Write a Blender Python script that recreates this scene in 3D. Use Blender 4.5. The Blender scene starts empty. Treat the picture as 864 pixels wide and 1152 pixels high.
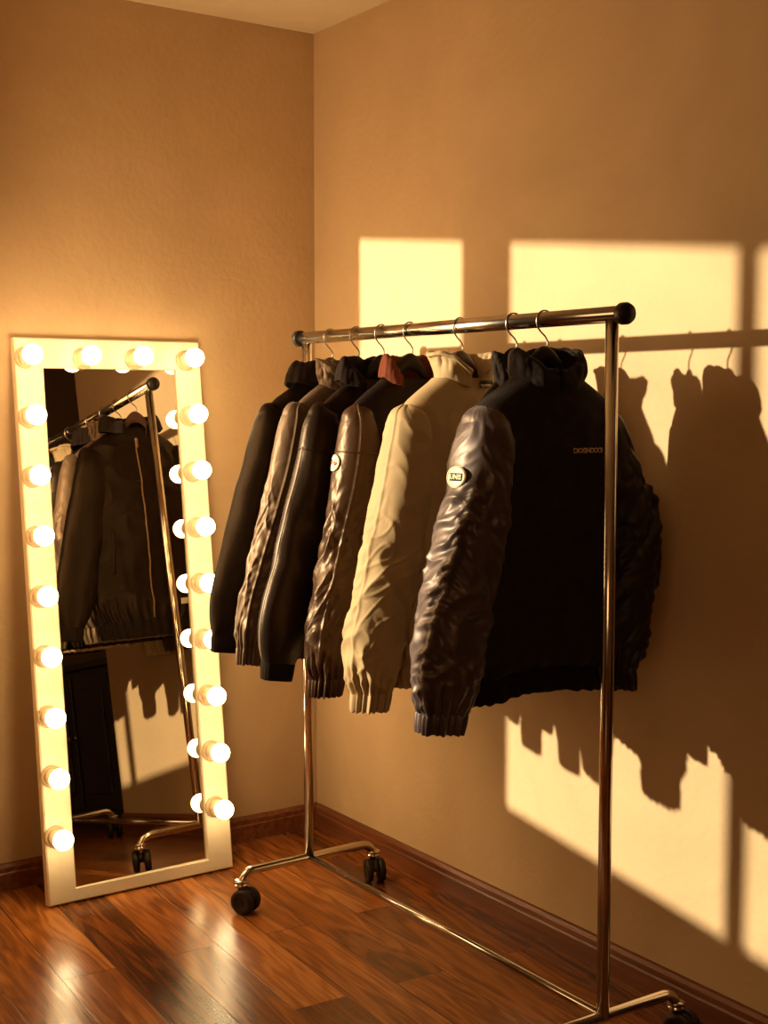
import bpy, bmesh, math, random
import numpy as np
from mathutils import Vector, Matrix
from mathutils.bvhtree import BVHTree

random.seed(4)
C = bpy.context.scene.collection
sc = bpy.context.scene
PI = math.pi
TAU = 2 * PI

# The room's corner is the origin: u runs along the right wall, v along the left wall, z is up.
def W(u, v, z):
    return (u, -v, z)

# ------------------------------------------------------------------ materials
def nodes_of(name):
    m = bpy.data.materials.new(name)
    m.use_nodes = True
    nt = m.node_tree
    b = nt.nodes['Principled BSDF']
    return m, nt, b

def lk(nt, a, b):
    nt.links.new(a, b)

def simple(name, col, rough=.5, metal=0., bump=0., bscale=40., var=0., vscale=6., sheen=0., spec=.5,
           coat=0., tint=None, stretch=None, coords='Object', bdist=.01, rvar=0.):
    m, nt, b = nodes_of(name)
    b.inputs['Base Color'].default_value = (*col, 1)
    b.inputs['Roughness'].default_value = rough
    b.inputs['Metallic'].default_value = metal
    b.inputs['Specular IOR Level'].default_value = spec
    b.inputs['Sheen Weight'].default_value = sheen
    b.inputs['Sheen Roughness'].default_value = .4
    b.inputs['Coat Weight'].default_value = coat
    if tint: b.inputs['Specular Tint'].default_value = (*tint, 1)
    tc = nt.nodes.new('ShaderNodeTexCoord')
    src = tc.outputs[coords]
    if stretch:
        mp = nt.nodes.new('ShaderNodeMapping')
        mp.inputs['Scale'].default_value = stretch
        lk(nt, src, mp.inputs['Vector'])
        src = mp.outputs[0]
    if var > 0:
        n = nt.nodes.new('ShaderNodeTexNoise')
        n.inputs['Scale'].default_value = vscale
        n.inputs['Detail'].default_value = 6
        lk(nt, src, n.inputs['Vector'])
        r = nt.nodes.new('ShaderNodeValToRGB')
        r.color_ramp.elements[0].position = .3
        r.color_ramp.elements[1].position = .7
        r.color_ramp.elements[0].color = (*[c * (1 - var) for c in col], 1)
        r.color_ramp.elements[1].color = (*[min(1, c * (1 + var)) for c in col], 1)
        lk(nt, n.outputs['Fac'], r.inputs['Fac'])
        lk(nt, r.outputs['Color'], b.inputs['Base Color'])
        if rvar > 0:
            mr = nt.nodes.new('ShaderNodeMapRange')
            mr.inputs['To Min'].default_value = rough - rvar
            mr.inputs['To Max'].default_value = rough + rvar
            lk(nt, n.outputs['Fac'], mr.inputs['Value'])
            lk(nt, mr.outputs[0], b.inputs['Roughness'])
    if bump > 0:
        n2 = nt.nodes.new('ShaderNodeTexNoise')
        n2.inputs['Scale'].default_value = bscale
        n2.inputs['Detail'].default_value = 8
        lk(nt, src, n2.inputs['Vector'])
        bp = nt.nodes.new('ShaderNodeBump')
        bp.inputs['Strength'].default_value = bump
        bp.inputs['Distance'].default_value = bdist
        lk(nt, n2.outputs['Fac'], bp.inputs['Height'])
        lk(nt, bp.outputs['Normal'], b.inputs['Normal'])
    return m

def wall_material(name, c1, c2, rough=.85):
    m, nt, b = nodes_of(name)
    b.inputs['Roughness'].default_value = rough
    b.inputs['Specular IOR Level'].default_value = .25
    tc = nt.nodes.new('ShaderNodeTexCoord')
    n = nt.nodes.new('ShaderNodeTexNoise')
    n.inputs['Scale'].default_value = 1.7
    n.inputs['Detail'].default_value = 9
    n.inputs['Roughness'].default_value = .62
    n.inputs['Distortion'].default_value = .6
    lk(nt, tc.outputs['Object'], n.inputs['Vector'])
    r = nt.nodes.new('ShaderNodeValToRGB')
    r.color_ramp.elements[0].position = .32
    r.color_ramp.elements[1].position = .68
    r.color_ramp.elements[0].color = (*c1, 1)
    r.color_ramp.elements[1].color = (*c2, 1)
    lk(nt, n.outputs['Fac'], r.inputs['Fac'])
    lk(nt, r.outputs['Color'], b.inputs['Base Color'])
    n1 = nt.nodes.new('ShaderNodeTexNoise')
    n1.inputs['Scale'].default_value = 55
    n1.inputs['Detail'].default_value = 5
    n2 = nt.nodes.new('ShaderNodeTexNoise')
    n2.inputs['Scale'].default_value = 9
    n2.inputs['Detail'].default_value = 4
    lk(nt, tc.outputs['Object'], n1.inputs['Vector'])
    lk(nt, tc.outputs['Object'], n2.inputs['Vector'])
    mx = nt.nodes.new('ShaderNodeMath')
    mx.operation = 'MULTIPLY_ADD'
    lk(nt, n2.outputs['Fac'], mx.inputs[0])
    mx.inputs[1].default_value = 1.6
    lk(nt, n1.outputs['Fac'], mx.inputs[2])
    bp = nt.nodes.new('ShaderNodeBump')
    bp.inputs['Strength'].default_value = .22
    bp.inputs['Distance'].default_value = .006
    lk(nt, mx.outputs[0], bp.inputs['Height'])
    lk(nt, bp.outputs['Normal'], b.inputs['Normal'])
    return m

def wood_floor_material():
    m, nt, b = nodes_of('oiled wooden planks')
    N = nt.nodes
    tc = N.new('ShaderNodeTexCoord')
    mp = N.new('ShaderNodeMapping')
    mp.inputs['Rotation'].default_value = (0, 0, math.radians(3.0))
    lk(nt, tc.outputs['Object'], mp.inputs['Vector'])
    br = N.new('ShaderNodeTexBrick')
    br.offset = .37
    br.offset_frequency = 2
    br.inputs['Scale'].default_value = 1
    br.inputs['Brick Width'].default_value = 1.15
    br.inputs['Row Height'].default_value = .135
    br.inputs['Mortar Size'].default_value = .0012
    br.inputs['Mortar Smooth'].default_value = .3
    br.inputs['Bias'].default_value = 0
    br.inputs['Color1'].default_value = (0, 0, 0, 1)
    br.inputs['Color2'].default_value = (1, 1, 1, 1)
    br.inputs['Mortar'].default_value = (.5, .5, .5, 1)
    lk(nt, mp.outputs[0], br.inputs['Vector'])
    # every plank shifts the grain so that neighbours differ
    sep = N.new('ShaderNodeSeparateXYZ')
    lk(nt, mp.outputs[0], sep.inputs[0])
    rnd = N.new('ShaderNodeMath'); rnd.operation = 'MULTIPLY'
    lk(nt, br.outputs['Color'], rnd.inputs[0]); rnd.inputs[1].default_value = 7.3
    row = N.new('ShaderNodeMath'); row.operation = 'DIVIDE'
    lk(nt, sep.outputs['Y'], row.inputs[0]); row.inputs[1].default_value = .135
    fl = N.new('ShaderNodeMath'); fl.operation = 'FLOOR'
    lk(nt, row.outputs[0], fl.inputs[0])
    add = N.new('ShaderNodeMath'); add.operation = 'MULTIPLY_ADD'
    lk(nt, fl.outputs[0], add.inputs[0]); add.inputs[1].default_value = 3.17
    lk(nt, rnd.outputs[0], add.inputs[2])
    comb = N.new('ShaderNodeCombineXYZ')
    sx = N.new('ShaderNodeMath'); sx.operation = 'MULTIPLY'
    lk(nt, sep.outputs['X'], sx.inputs[0]); sx.inputs[1].default_value = .13
    lk(nt, sx.outputs[0], comb.inputs['X'])
    lk(nt, sep.outputs['Y'], comb.inputs['Y'])
    lk(nt, add.outputs[0], comb.inputs['Z'])
    # broad warped figure
    nz = N.new('ShaderNodeTexNoise')
    nz.inputs['Scale'].default_value = 9
    nz.inputs['Detail'].default_value = 3
    nz.inputs['Distortion'].default_value = .35
    lk(nt, comb.outputs[0], nz.inputs['Vector'])
    sc_ = N.new('ShaderNodeMath'); sc_.operation = 'MULTIPLY'
    lk(nt, nz.outputs['Fac'], sc_.inputs[0]); sc_.inputs[1].default_value = 55
    sn = N.new('ShaderNodeMath'); sn.operation = 'SINE'
    lk(nt, sc_.outputs[0], sn.inputs[0])
    # fine fibres
    comb2 = N.new('ShaderNodeCombineXYZ')
    sx2 = N.new('ShaderNodeMath'); sx2.operation = 'MULTIPLY'
    lk(nt, sep.outputs['X'], sx2.inputs[0]); sx2.inputs[1].default_value = .03
    lk(nt, sx2.outputs[0], comb2.inputs['X'])
    lk(nt, sep.outputs['Y'], comb2.inputs['Y'])
    lk(nt, add.outputs[0], comb2.inputs['Z'])
    nf = N.new('ShaderNodeTexNoise')
    nf.inputs['Scale'].default_value = 190
    nf.inputs['Detail'].default_value = 4
    lk(nt, comb2.outputs[0], nf.inputs['Vector'])
    m1 = N.new('ShaderNodeMath'); m1.operation = 'MULTIPLY_ADD'
    lk(nt, sn.outputs[0], m1.inputs[0]); m1.inputs[1].default_value = .11
    lk(nt, nz.outputs['Fac'], m1.inputs[2])
    m2 = N.new('ShaderNodeMath'); m2.operation = 'MULTIPLY_ADD'
    lk(nt, nf.outputs['Fac'], m2.inputs[0]); m2.inputs[1].default_value = .55
    lk(nt, m1.outputs[0], m2.inputs[2])
    m3 = N.new('ShaderNodeMath'); m3.operation = 'MULTIPLY_ADD'
    lk(nt, br.outputs['Color'], m3.inputs[0]); m3.inputs[1].default_value = .34
    lk(nt, m2.outputs[0], m3.inputs[2])
    rp = N.new('ShaderNodeValToRGB')
    els = rp.color_ramp.elements
    els[0].position = .42; els[0].color = (.040, .011, .003, 1)
    els[1].position = 1.0; els[1].color = (.47, .175, .036, 1)
    e = els.new(.66); e.color = (.17, .05, .009, 1)
    e = els.new(.85); e.color = (.31, .10, .019, 1)
    mr0 = N.new('ShaderNodeMapRange')
    mr0.inputs['From Min'].default_value = .35
    mr0.inputs['From Max'].default_value = 1.35
    mr0.inputs['To Min'].default_value = .3
    lk(nt, m3.outputs[0], mr0.inputs['Value'])
    lk(nt, mr0.outputs[0], rp.inputs['Fac'])
    mixc = N.new('ShaderNodeMix'); mixc.data_type = 'RGBA'
    lk(nt, br.outputs['Fac'], mixc.inputs['Factor'])
    lk(nt, rp.outputs['Color'], mixc.inputs['A'])
    mixc.inputs['B'].default_value = (.012, .005, .002, 1)
    lk(nt, mixc.outputs['Result'], b.inputs['Base Color'])
    # worn varnish: patches of differing gloss
    nr = N.new('ShaderNodeTexNoise')
    nr.inputs['Scale'].default_value = 3.5
    nr.inputs['Detail'].default_value = 7
    lk(nt, tc.outputs['Object'], nr.inputs['Vector'])
    mr = N.new('ShaderNodeMapRange')
    mr.inputs['To Min'].default_value = .12
    mr.inputs['To Max'].default_value = .33
    lk(nt, nr.outputs['Fac'], mr.inputs['Value'])
    lk(nt, mr.outputs[0], b.inputs['Roughness'])
    b.inputs['Specular IOR Level'].default_value = .55
    inv = N.new('ShaderNodeMath'); inv.operation = 'MULTIPLY_ADD'
    lk(nt, br.outputs['Fac'], inv.inputs[0]); inv.inputs[1].default_value = -3.
    lk(nt, m2.outputs[0], inv.inputs[2])
    bp = N.new('ShaderNodeBump')
    bp.inputs['Strength'].default_value = .16
    bp.inputs['Distance'].default_value = .0025
    lk(nt, inv.outputs[0], bp.inputs['Height'])
    lk(nt, bp.outputs['Normal'], b.inputs['Normal'])
    return m

def emission(name, col, strength):
    m, nt, b = nodes_of(name)
    b.inputs['Base Color'].default_value = (1, .9, .75, 1)
    b.inputs['Emission Color'].default_value = (*col, 1)
    b.inputs['Emission Strength'].default_value = strength
    b.inputs['Roughness'].default_value = .3
    return m

MAT = {}
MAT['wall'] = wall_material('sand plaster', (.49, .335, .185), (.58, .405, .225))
MAT['wall_shaded'] = wall_material('shade darkened plaster', (.20, .12, .065), (.27, .165, .09))  # plaster of the unlit walls, with their shade put into the colour
MAT['ceiling'] = wall_material('cream ceiling plaster', (.64, .52, .34), (.72, .59, .40))
MAT['floor'] = wood_floor_material()
MAT['skirting'] = simple('varnished red brown skirting', (.17, .052, .019), .32, var=.4, vscale=9, bump=.1, bscale=30,
                         stretch=(.35, 6, 6), bdist=.004)
MAT['chrome'] = simple('polished steel tube', (.62, .55, .46), .17, metal=1., var=.12, vscale=14, rvar=.05)
MAT['wire'] = simple('dull steel wire', (.34, .28, .21), .32, metal=1., var=.1, vscale=30)
MAT['rubber'] = simple('black rubber', (.012, .008, .006), .45, spec=.35, bump=.1, bscale=120, var=.2, vscale=20, tint=(1., .80, .62))
MAT['frame'] = simple('cream painted frame', (.74, .64, .45), .45, bump=.05, bscale=60, var=.05, vscale=5)
MAT['silver'] = simple('mirror silvering', (.58, .52, .42), .012, metal=1., var=.02, vscale=3)
MAT['socket'] = simple('cream enamel lamp holder', (.60, .44, .26), .35, var=.1, vscale=50)
MAT['bulb'] = emission('glowing opal bulb', (1., .72, .36), 26.)
MAT['hanger'] = simple('black hanger', (.009, .006, .004), .6, spec=.3, bump=.1, bscale=200, var=.2, vscale=20, tint=(1., .80, .62))
MAT['hanger_brown'] = simple('dark brown hanger', (.06, .02, .012), .5, var=.3, vscale=20)
MAT['ink'] = simple('dark thread', (.03, .024, .018), .8, var=.2, vscale=90)
MAT['cream_thread'] = simple('cream patch cloth', (.80, .70, .42), .6, bump=.25, bscale=400, var=.08, vscale=60)
MAT['gold_thread'] = simple('tan embroidery', (.55, .36, .20), .55, bump=.3, bscale=600, var=.25, vscale=300)
MAT['red_thread'] = simple('red brown embroidery', (.50, .10, .045), .6, bump=.2, bscale=400, var=.3, vscale=200)
MAT['label'] = simple('woven label', (.62, .52, .36), .7, bump=.2, bscale=500, var=.1, vscale=100)
MAT['zip'] = simple('brass zip teeth', (.30, .20, .10), .35, metal=1., bump=.4, bscale=500, var=.2, vscale=300)
MAT['cabinet'] = simple('black stained wood', (.016, .011, .008), .42, var=.4, vscale=8, stretch=(6, 6, .6), bump=.1, bscale=20)

MAT['j_brown'] = simple('dark brown waxed leather', (.0055, .0035, .0025), .45, bump=.25, bscale=95, var=.35, vscale=12, spec=.28, bdist=.004, tint=(1., .68, .42))
MAT['j_brown_wool'] = simple('dark brown wool', (.011, .006, .0045), .8, spec=.15, bump=.35, bscale=300, var=.25, vscale=20, sheen=.1, bdist=.003, tint=(1., .80, .62))
MAT['j_taupe'] = simple('taupe satin', (.105, .066, .038), .46, bump=.12, bscale=160, var=.15, vscale=10, sheen=.15, spec=.6, bdist=.003, tint=(1., .68, .42))
MAT['j_black'] = simple('black leather', (.009, .0055, .004), .40, bump=.2, bscale=140, var=.3, vscale=14, spec=.4, bdist=.003, tint=(1., .68, .42))
MAT['j_choc'] = simple('chocolate leather', (.036, .016, .0075), .40, bump=.22, bscale=120, var=.4, vscale=9, spec=.5, bdist=.003, rvar=.06, tint=(1., .68, .42))
MAT['j_choc_dark'] = simple('dark chocolate cloth', (.010, .0055, .004), .7, spec=.15, bump=.2, bscale=220, var=.3, vscale=12, bdist=.003, tint=(1., .80, .62))
MAT['j_tan'] = simple('tan cotton', (.37, .245, .108), .72, bump=.25, bscale=420, var=.08, vscale=8, sheen=.15, bdist=.002)
MAT['j_navy'] = simple('navy satin', (.050, .033, .031), .45, bump=.1, bscale=260, var=.15, vscale=20, sheen=.25, spec=.8, bdist=.002, tint=(1., .76, .60))
MAT['j_navy_dark'] = simple('shaded navy satin', (.016, .011, .010), .48, bump=.1, bscale=260, var=.15, vscale=20, spec=.4, bdist=.002, tint=(1., .80, .62))  # darker copy of the navy: shade painted into the less lit right sleeve
MAT['j_pile'] = simple('black pile cloth', (.019, .0125, .0095), .85, bump=.5, bscale=420, var=.3, vscale=30, sheen=.06, spec=.12, bdist=.003, tint=(1., .80, .62))
MAT['j_rib'] = simple('black ribbed knit', (.012, .007, .005), .8, spec=.08, bump=.4, bscale=500, var=.2, vscale=60, bdist=.002, tint=(1., .80, .62))
MAT['j_rust'] = simple('rust corduroy', (.115, .024, .006), .85, bump=.5, bscale=260, var=.2, vscale=30, sheen=.0, spec=.2, stretch=(1, 1, .2), bdist=.003)
MAT['piping'] = simple('grey brown piping', (.22, .15, .09), .4, var=.15, vscale=40)

# ------------------------------------------------------------------ object helpers
def tag(o, label=None, cat=None, group=None, kind=None):
    if label: o['label'] = label
    if cat: o['category'] = cat
    if group: o['group'] = group
    if kind: o['kind'] = kind
    return o

def empty(name, loc, rot=(0, 0, 0), label=None, cat=None, group=None):
    o = bpy.data.objects.new(name, None)
    o.empty_display_size = .05
    C.objects.link(o)
    o.location = loc
    o.rotation_euler = rot
    return tag(o, label, cat, group)

def link(name, me, mat, parent=None, smooth=False):
    o = bpy.data.objects.new(name, me)
    C.objects.link(o)
    if mat is not None and len(me.materials) == 0:
        me.materials.append(mat)
    if parent is not None:
        o.parent = parent
    if smooth:
        me.polygons.foreach_set('use_smooth', [True] * len(me.polygons))
    return o

def from_bm(name, bm, mat, parent=None, smooth=False):
    bmesh.ops.recalc_face_normals(bm, faces=bm.faces)
    me = bpy.data.meshes.new(name)
    bm.to_mesh(me)
    bm.free()
    return link(name, me, mat, parent, smooth)

def box(bm, x0, x1, y0, y1, z0, z1, bevel=0.):
    r = bmesh.ops.create_cube(bm, size=1)
    vs = r['verts']
    for v in vs:
        v.co = Vector(((x0 + x1) / 2 + v.co.x * (x1 - x0), (y0 + y1) / 2 + v.co.y * (y1 - y0), (z0 + z1) / 2 + v.co.z * (z1 - z0)))
    if bevel > 0:
        es = list({e for v in vs for e in v.link_edges})
        bmesh.ops.bevel(bm, geom=es, offset=bevel, segments=2, affect='EDGES', profile=.5)

def prism(bm, poly, axis_pts):
    """poly: list of 3-D points of the first end; axis_pts: offset vector to the second end."""
    a = [bm.verts.new(p) for p in poly]
    b = [bm.verts.new(Vector(p) + Vector(axis_pts)) for p in poly]
    n = len(poly)
    bm.faces.new(a); bm.faces.new(list(reversed(b)))
    for i in range(n):
        bm.faces.new((a[i], b[i], b[(i + 1) % n], a[(i + 1) % n]))

def tube(bm, pts, r, seg=16, cap=True):
    pts = [Vector(p) for p in pts]
    rings = []
    up = None
    for i, p in enumerate(pts):
        if i == 0: t = pts[1] - p
        elif i == len(pts) - 1: t = p - pts[i - 1]
        else: t = (pts[i + 1] - p).normalized() + (p - pts[i - 1]).normalized()
        t.normalize()
        if up is None:
            up = Vector((0, 0, 1)) if abs(t.z) < .9 else Vector((1, 0, 0))
        s = t.cross(up).normalized()
        up = s.cross(t).normalized()
        rr = r[i] if isinstance(r, (list, tuple)) else r
        rings.append([bm.verts.new(p + rr * (math.cos(TAU * k / seg) * s + math.sin(TAU * k / seg) * up)) for k in range(seg)])
    for a, b in zip(rings, rings[1:]):
        for k in range(seg):
            bm.faces.new((a[k], a[(k + 1) % seg], b[(k + 1) % seg], b[k]))
    if cap:
        bm.faces.new(rings[0]); bm.faces.new(list(reversed(rings[-1])))

def lathe(bm, prof, origin=(0, 0, 0), axis='Z', seg=24):
    """prof: (radius, height) pairs along the axis."""
    o = Vector(origin)
    def at(r, h, a):
        c, s = r * math.cos(a), r * math.sin(a)
        return o + {'Z': Vector((c, s, h)), 'Y': Vector((c, h, s)), 'X': Vector((h, c, s))}[axis]
    rings = []
    for r, h in prof:
        if r < 1e-6: rings.append([bm.verts.new(at(0, h, 0))])
        else: rings.append([bm.verts.new(at(r, h, TAU * k / seg)) for k in range(seg)])
    for a, b in zip(rings, rings[1:]):
        for k in range(seg):
            k2 = (k + 1) % seg
            if len(a) == 1 and len(b) == 1: continue
            if len(a) == 1: bm.faces.new((a[0], b[k2], b[k]))
            elif len(b) == 1: bm.faces.new((a[k], a[k2], b[0]))
            else: bm.faces.new((a[k], a[k2], b[k2], b[k]))

def arc_pts(c, r, a0, a1, n, plane):
    out = []
    for i in range(n + 1):
        a = a0 + (a1 - a0) * i / n
        p = Vector(c)
        p += r * math.cos(a) * Vector(plane[0]) + r * math.sin(a) * Vector(plane[1])
        out.append(tuple(p))
    return out

# ------------------------------------------------------------------ noise and grids (numpy)
_rng = np.random.RandomState(7)
_perm = np.arange(256); _rng.shuffle(_perm); _perm = np.concatenate([_perm, _perm, _perm])
_grad = _rng.normal(size=(256, 3)); _grad /= np.linalg.norm(_grad, axis=1)[:, None]

def perlin(x, y, z):
    x, y, z = np.broadcast_arrays(np.asarray(x, float), np.asarray(y, float), np.asarray(z, float))
    xi, yi, zi = np.floor(x).astype(int), np.floor(y).astype(int), np.floor(z).astype(int)
    xf, yf, zf = x - xi, y - yi, z - zi
    fade = lambda t: t * t * t * (t * (t * 6 - 15) + 10)
    u, v, w = fade(xf), fade(yf), fade(zf)
    def g(dx, dy, dz):
        h = _perm[(_perm[(_perm[(xi + dx) & 255] + ((yi + dy) & 255)) & 255] + ((zi + dz) & 255)) & 255]
        gr = _grad[h]
        return gr[..., 0] * (xf - dx) + gr[..., 1] * (yf - dy) + gr[..., 2] * (zf - dz)
    l = lambda a, b, t: a + (b - a) * t
    return 1.5 * l(l(l(g(0, 0, 0), g(1, 0, 0), u), l(g(0, 1, 0), g(1, 1, 0), u), v),
                   l(l(g(0, 0, 1), g(1, 0, 1), u), l(g(0, 1, 1), g(1, 1, 1), u), v), w)

def smoothstep(a, b, x):
    t = np.clip((x - a) / (b - a), 0, 1)
    return t * t * (3 - 2 * t)

def spline(keys, vals, t):
    """cubic Hermite through the keys, limited so that it never overshoots wildly."""
    k = np.asarray(keys, float); v = np.asarray(vals, float); t = np.clip(np.asarray(t, float), k[0], k[-1])
    d = np.diff(v) / np.diff(k)
    m = np.empty_like(v); m[0] = d[0]; m[-1] = d[-1]
    m[1:-1] = (d[:-1] + d[1:]) / 2
    i = np.clip(np.searchsorted(k, t, side='right') - 1, 0, len(k) - 2)
    h = k[i + 1] - k[i]; s = (t - k[i]) / h
    return ((1 + 2 * s) * (1 - s) ** 2) * v[i] + s * (1 - s) ** 2 * h * m[i] + s * s * (3 - 2 * s) * v[i + 1] + s * s * (s - 1) * h * m[i + 1]

def grid_normals(P, closed):
    du = (np.roll(P, -1, 1) - np.roll(P, 1, 1)) if closed else np.gradient(P, axis=1)
    dv = np.gradient(P, axis=0)
    n = np.cross(du, dv)
    n /= (np.linalg.norm(n, axis=2)[..., None] + 1e-12)
    return n

def grid_mesh(name, P, closed=True, cap0=False, cap1=False):
    M, N = P.shape[:2]
    verts = [tuple(p) for p in P.reshape(-1, 3)]
    faces = []
    for i in range(M - 1):
        b0, b1 = i * N, (i + 1) * N
        for j in range(N if closed else N - 1):
            j2 = (j + 1) % N
            faces.append((b0 + j, b0 + j2, b1 + j2, b1 + j))
    if cap0: faces.append(tuple(range(N - 1, -1, -1)))
    if cap1: faces.append(tuple(range((M - 1) * N, M * N)))
    me = bpy.data.meshes.new(name)
    me.from_pydata(verts, [], faces)
    me.update()
    me.polygons.foreach_set('use_smooth', [True] * len(me.polygons))
    return me

# ------------------------------------------------------------------ the setting
H_CEIL = 2.52
A0 = 1.88                # the right wall ends here and an alcove opens behind it
A1 = (3.25, 0.)
A2 = (5.35, 2.0)
WV = 1.55                 # the window wall stands out of frame on the left
WU = 1.04                 # and ends here

def poly_slab(name, poly, z0, z1, mat, **kw):
    bm = bmesh.new()
    prism(bm, [W(u, v, z0) for u, v in poly], (0, 0, z1 - z0))
    return tag(from_bm(name, bm, mat), kind='structure')

room = [(-.12, -1.0), (6.0, -1.0), (6.0, 4.6), (-.12, 4.6)]
poly_slab('floor', room, -.1, 0, MAT['floor'])
poly_slab('ceiling', room, H_CEIL, H_CEIL + .1, MAT['ceiling'])
poly_slab('wall_right', [(-.12, -.12), (A0, -.12), (A0, 0), (-.0, 0)], 0, H_CEIL, MAT['wall'])
poly_slab('wall_left', [(-.12, -.12), (0, 0), (0, 1.13), (-.12, 1.13)], 0, H_CEIL, MAT['wall'])
poly_slab('wall_far', [A1, A2, (A2[0] + .1, A2[1] - .1), (A1[0] + .1, -.1), (A1[0] + .1, -.9), (A1[0], -.9)], 0, H_CEIL, MAT['wall_shaded'])
poly_slab('wall_behind', [(A2[0], A2[1]), (A2[0], 4.5), (A2[0] + .1, 4.5), (A2[0] + .1, A2[1] - .1)], 0, H_CEIL, MAT['wall_shaded'])
poly_slab('wall_back', [(WU, 4.4), (A2[0], 4.4), (A2[0], 4.5), (WU, 4.5)], 0, H_CEIL, MAT['wall_shaded'])
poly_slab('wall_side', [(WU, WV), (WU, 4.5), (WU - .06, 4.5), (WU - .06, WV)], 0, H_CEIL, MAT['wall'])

poly_slab('wall_alcove', [(A0 - .12, -.8), (A1[0], -.8), (A1[0], -.9), (A0 - .12, -.9)], 0, H_CEIL, MAT['wall_shaded'])
poly_slab('wall_alcove_side', [(A0 - .06, -.12), (A0, -.12), (A0, -.8), (A0 - .06, -.8)], 0, H_CEIL, MAT['wall_shaded'])

# window wall, set at a slant: three tall openings with a sloping head and sill.
# The openings are traced back from the patches of low sun they throw on the right wall.
SUN = (-.665, 4.0, 1.98)
G0, G1 = (0., 1.12), (WU, 1.55)
def through(u, z):
    gx, gy = G1[0] - G0[0], G1[1] - G0[1]
    dx, dy = u - SUN[0], 0 - SUN[1]
    det = gx * -dy + dx * gy
    a = ((SUN[0] - G0[0]) * -dy + dx * (SUN[1] - G0[1])) / det
    px, py = G0[0] + gx * a, G0[1] + gy * a
    f = (SUN[1] - py) / SUN[1]
    return a, SUN[2] + (z - SUN[2]) * f
def top_z(u): return 1.863 - .1125 * (u - .263)
def low_z(u): return 1.40 - .10 * u if u < .87 else .311 - .138 * (u - .959)
PANES = [(.263, .765), (.971, 1.717), (1.772, 1.872)]
bm = bmesh.new()
gn = Vector((-(G1[1] - G0[1]), -(G1[0] - G0[0]), 0)).normalized() * .02
def wq(poly):
    prism(bm, [W(G0[0] + (G1[0] - G0[0]) * a, G0[1] + (G1[1] - G0[1]) * a, z) for a, z in poly], tuple(gn))
ed = []
for a, b in PANES:
    for e in (a, b):
        ed.append((through(e, low_z(e)), through(e, top_z(e))))
ed = [((0, ed[0][0][1]), (0, ed[0][1][1]))] + ed + [((1, ed[-1][0][1]), (1, ed[-1][1][1]))]
for (lo0, hi0), (lo1, hi1) in zip(ed, ed[1:]):
    wq([(lo0[0], 0), (lo1[0], 0), lo1, lo0])
    wq([hi0, hi1, (hi1[0], H_CEIL), (hi0[0], H_CEIL)])
for (lo0, hi0), (lo1, hi1) in zip(ed[0::2], ed[1::2]):
    wq([lo0, lo1, hi1, hi0])
tag(from_bm('wall_window', bm, MAT['wall']), kind='structure')

# skirting boards with a stepped, rounded profile
SKP = [(0, 0), (.016, 0), (.016, .048), (.013, .053), (.013, .066), (.008, .075), (0, .077)]
bm = bmesh.new()
prism(bm, [W(0.016, d, z) for d, z in SKP], (A0 - .016, 0, 0))
tag(from_bm('baseboard_right', bm, MAT['skirting']), kind='structure')
bm = bmesh.new()
prism(bm, [W(d, 0, z) for d, z in SKP], (0, -1.12, 0))
tag(from_bm('baseboard_left', bm, MAT['skirting']), kind='structure')
bm = bmesh.new()
fd = Vector((A2[0] - A1[0], -(A2[1] - A1[1]), 0)); fl_ = fd.length; fd.normalize()
fn = Vector((-fd.y, fd.x, 0))
if fn.dot(Vector((0, -1, 0))) < 0: fn = -fn
prism(bm, [tuple(Vector(W(*A1, 0)) + fd * .03 + fn * d + Vector((0, 0, z))) for d, z in SKP], fd * (fl_ - .05))
tag(from_bm('baseboard_far', bm, MAT['skirting']), kind='structure')

# ------------------------------------------------------------------ garment rack
U0, U1, RV, ZB, ZT = .5212, 1.6998, .3413, .1092, 1.55
rack = empty('garment_rack', W((U0 + U1) / 2, RV, 0), label='chrome rolling clothes rail with black wheels, standing along the right wall', cat='clothes rack')
RL = (U1 - U0) / 2       # local x runs along u, local y away from the right wall is -y
def rk(name, bm, mat, parent=rack, smooth=True):
    return from_bm(name, bm, mat, parent, smooth)
R_TOP, R_POLE, R_FOOT, R_LOW = .0165, .0135, .0125, .0088
bm = bmesh.new(); tube(bm, [(-RL - .032, 0, ZT), (RL + .028, 0, ZT)], R_TOP, 28)
bar = rk('top_bar', bm, MAT['chrome'])
for s in (-1, 1):
    bm = bmesh.new()
    x = s * (RL + .028) - (.004 if s < 0 else 0)
    lathe(bm, [(0, x - s * .004), (R_TOP + .0035, x - s * .004), (R_TOP + .0055, x), (R_TOP + .0055, x + s * .012), (R_TOP + .002, x + s * .019), (0, x + s * .021)], (0, 0, ZT), 'X', 28)
    tag(rk('end_cap', bm, MAT['rubber']), label='black plastic end cap of the top bar')
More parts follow.
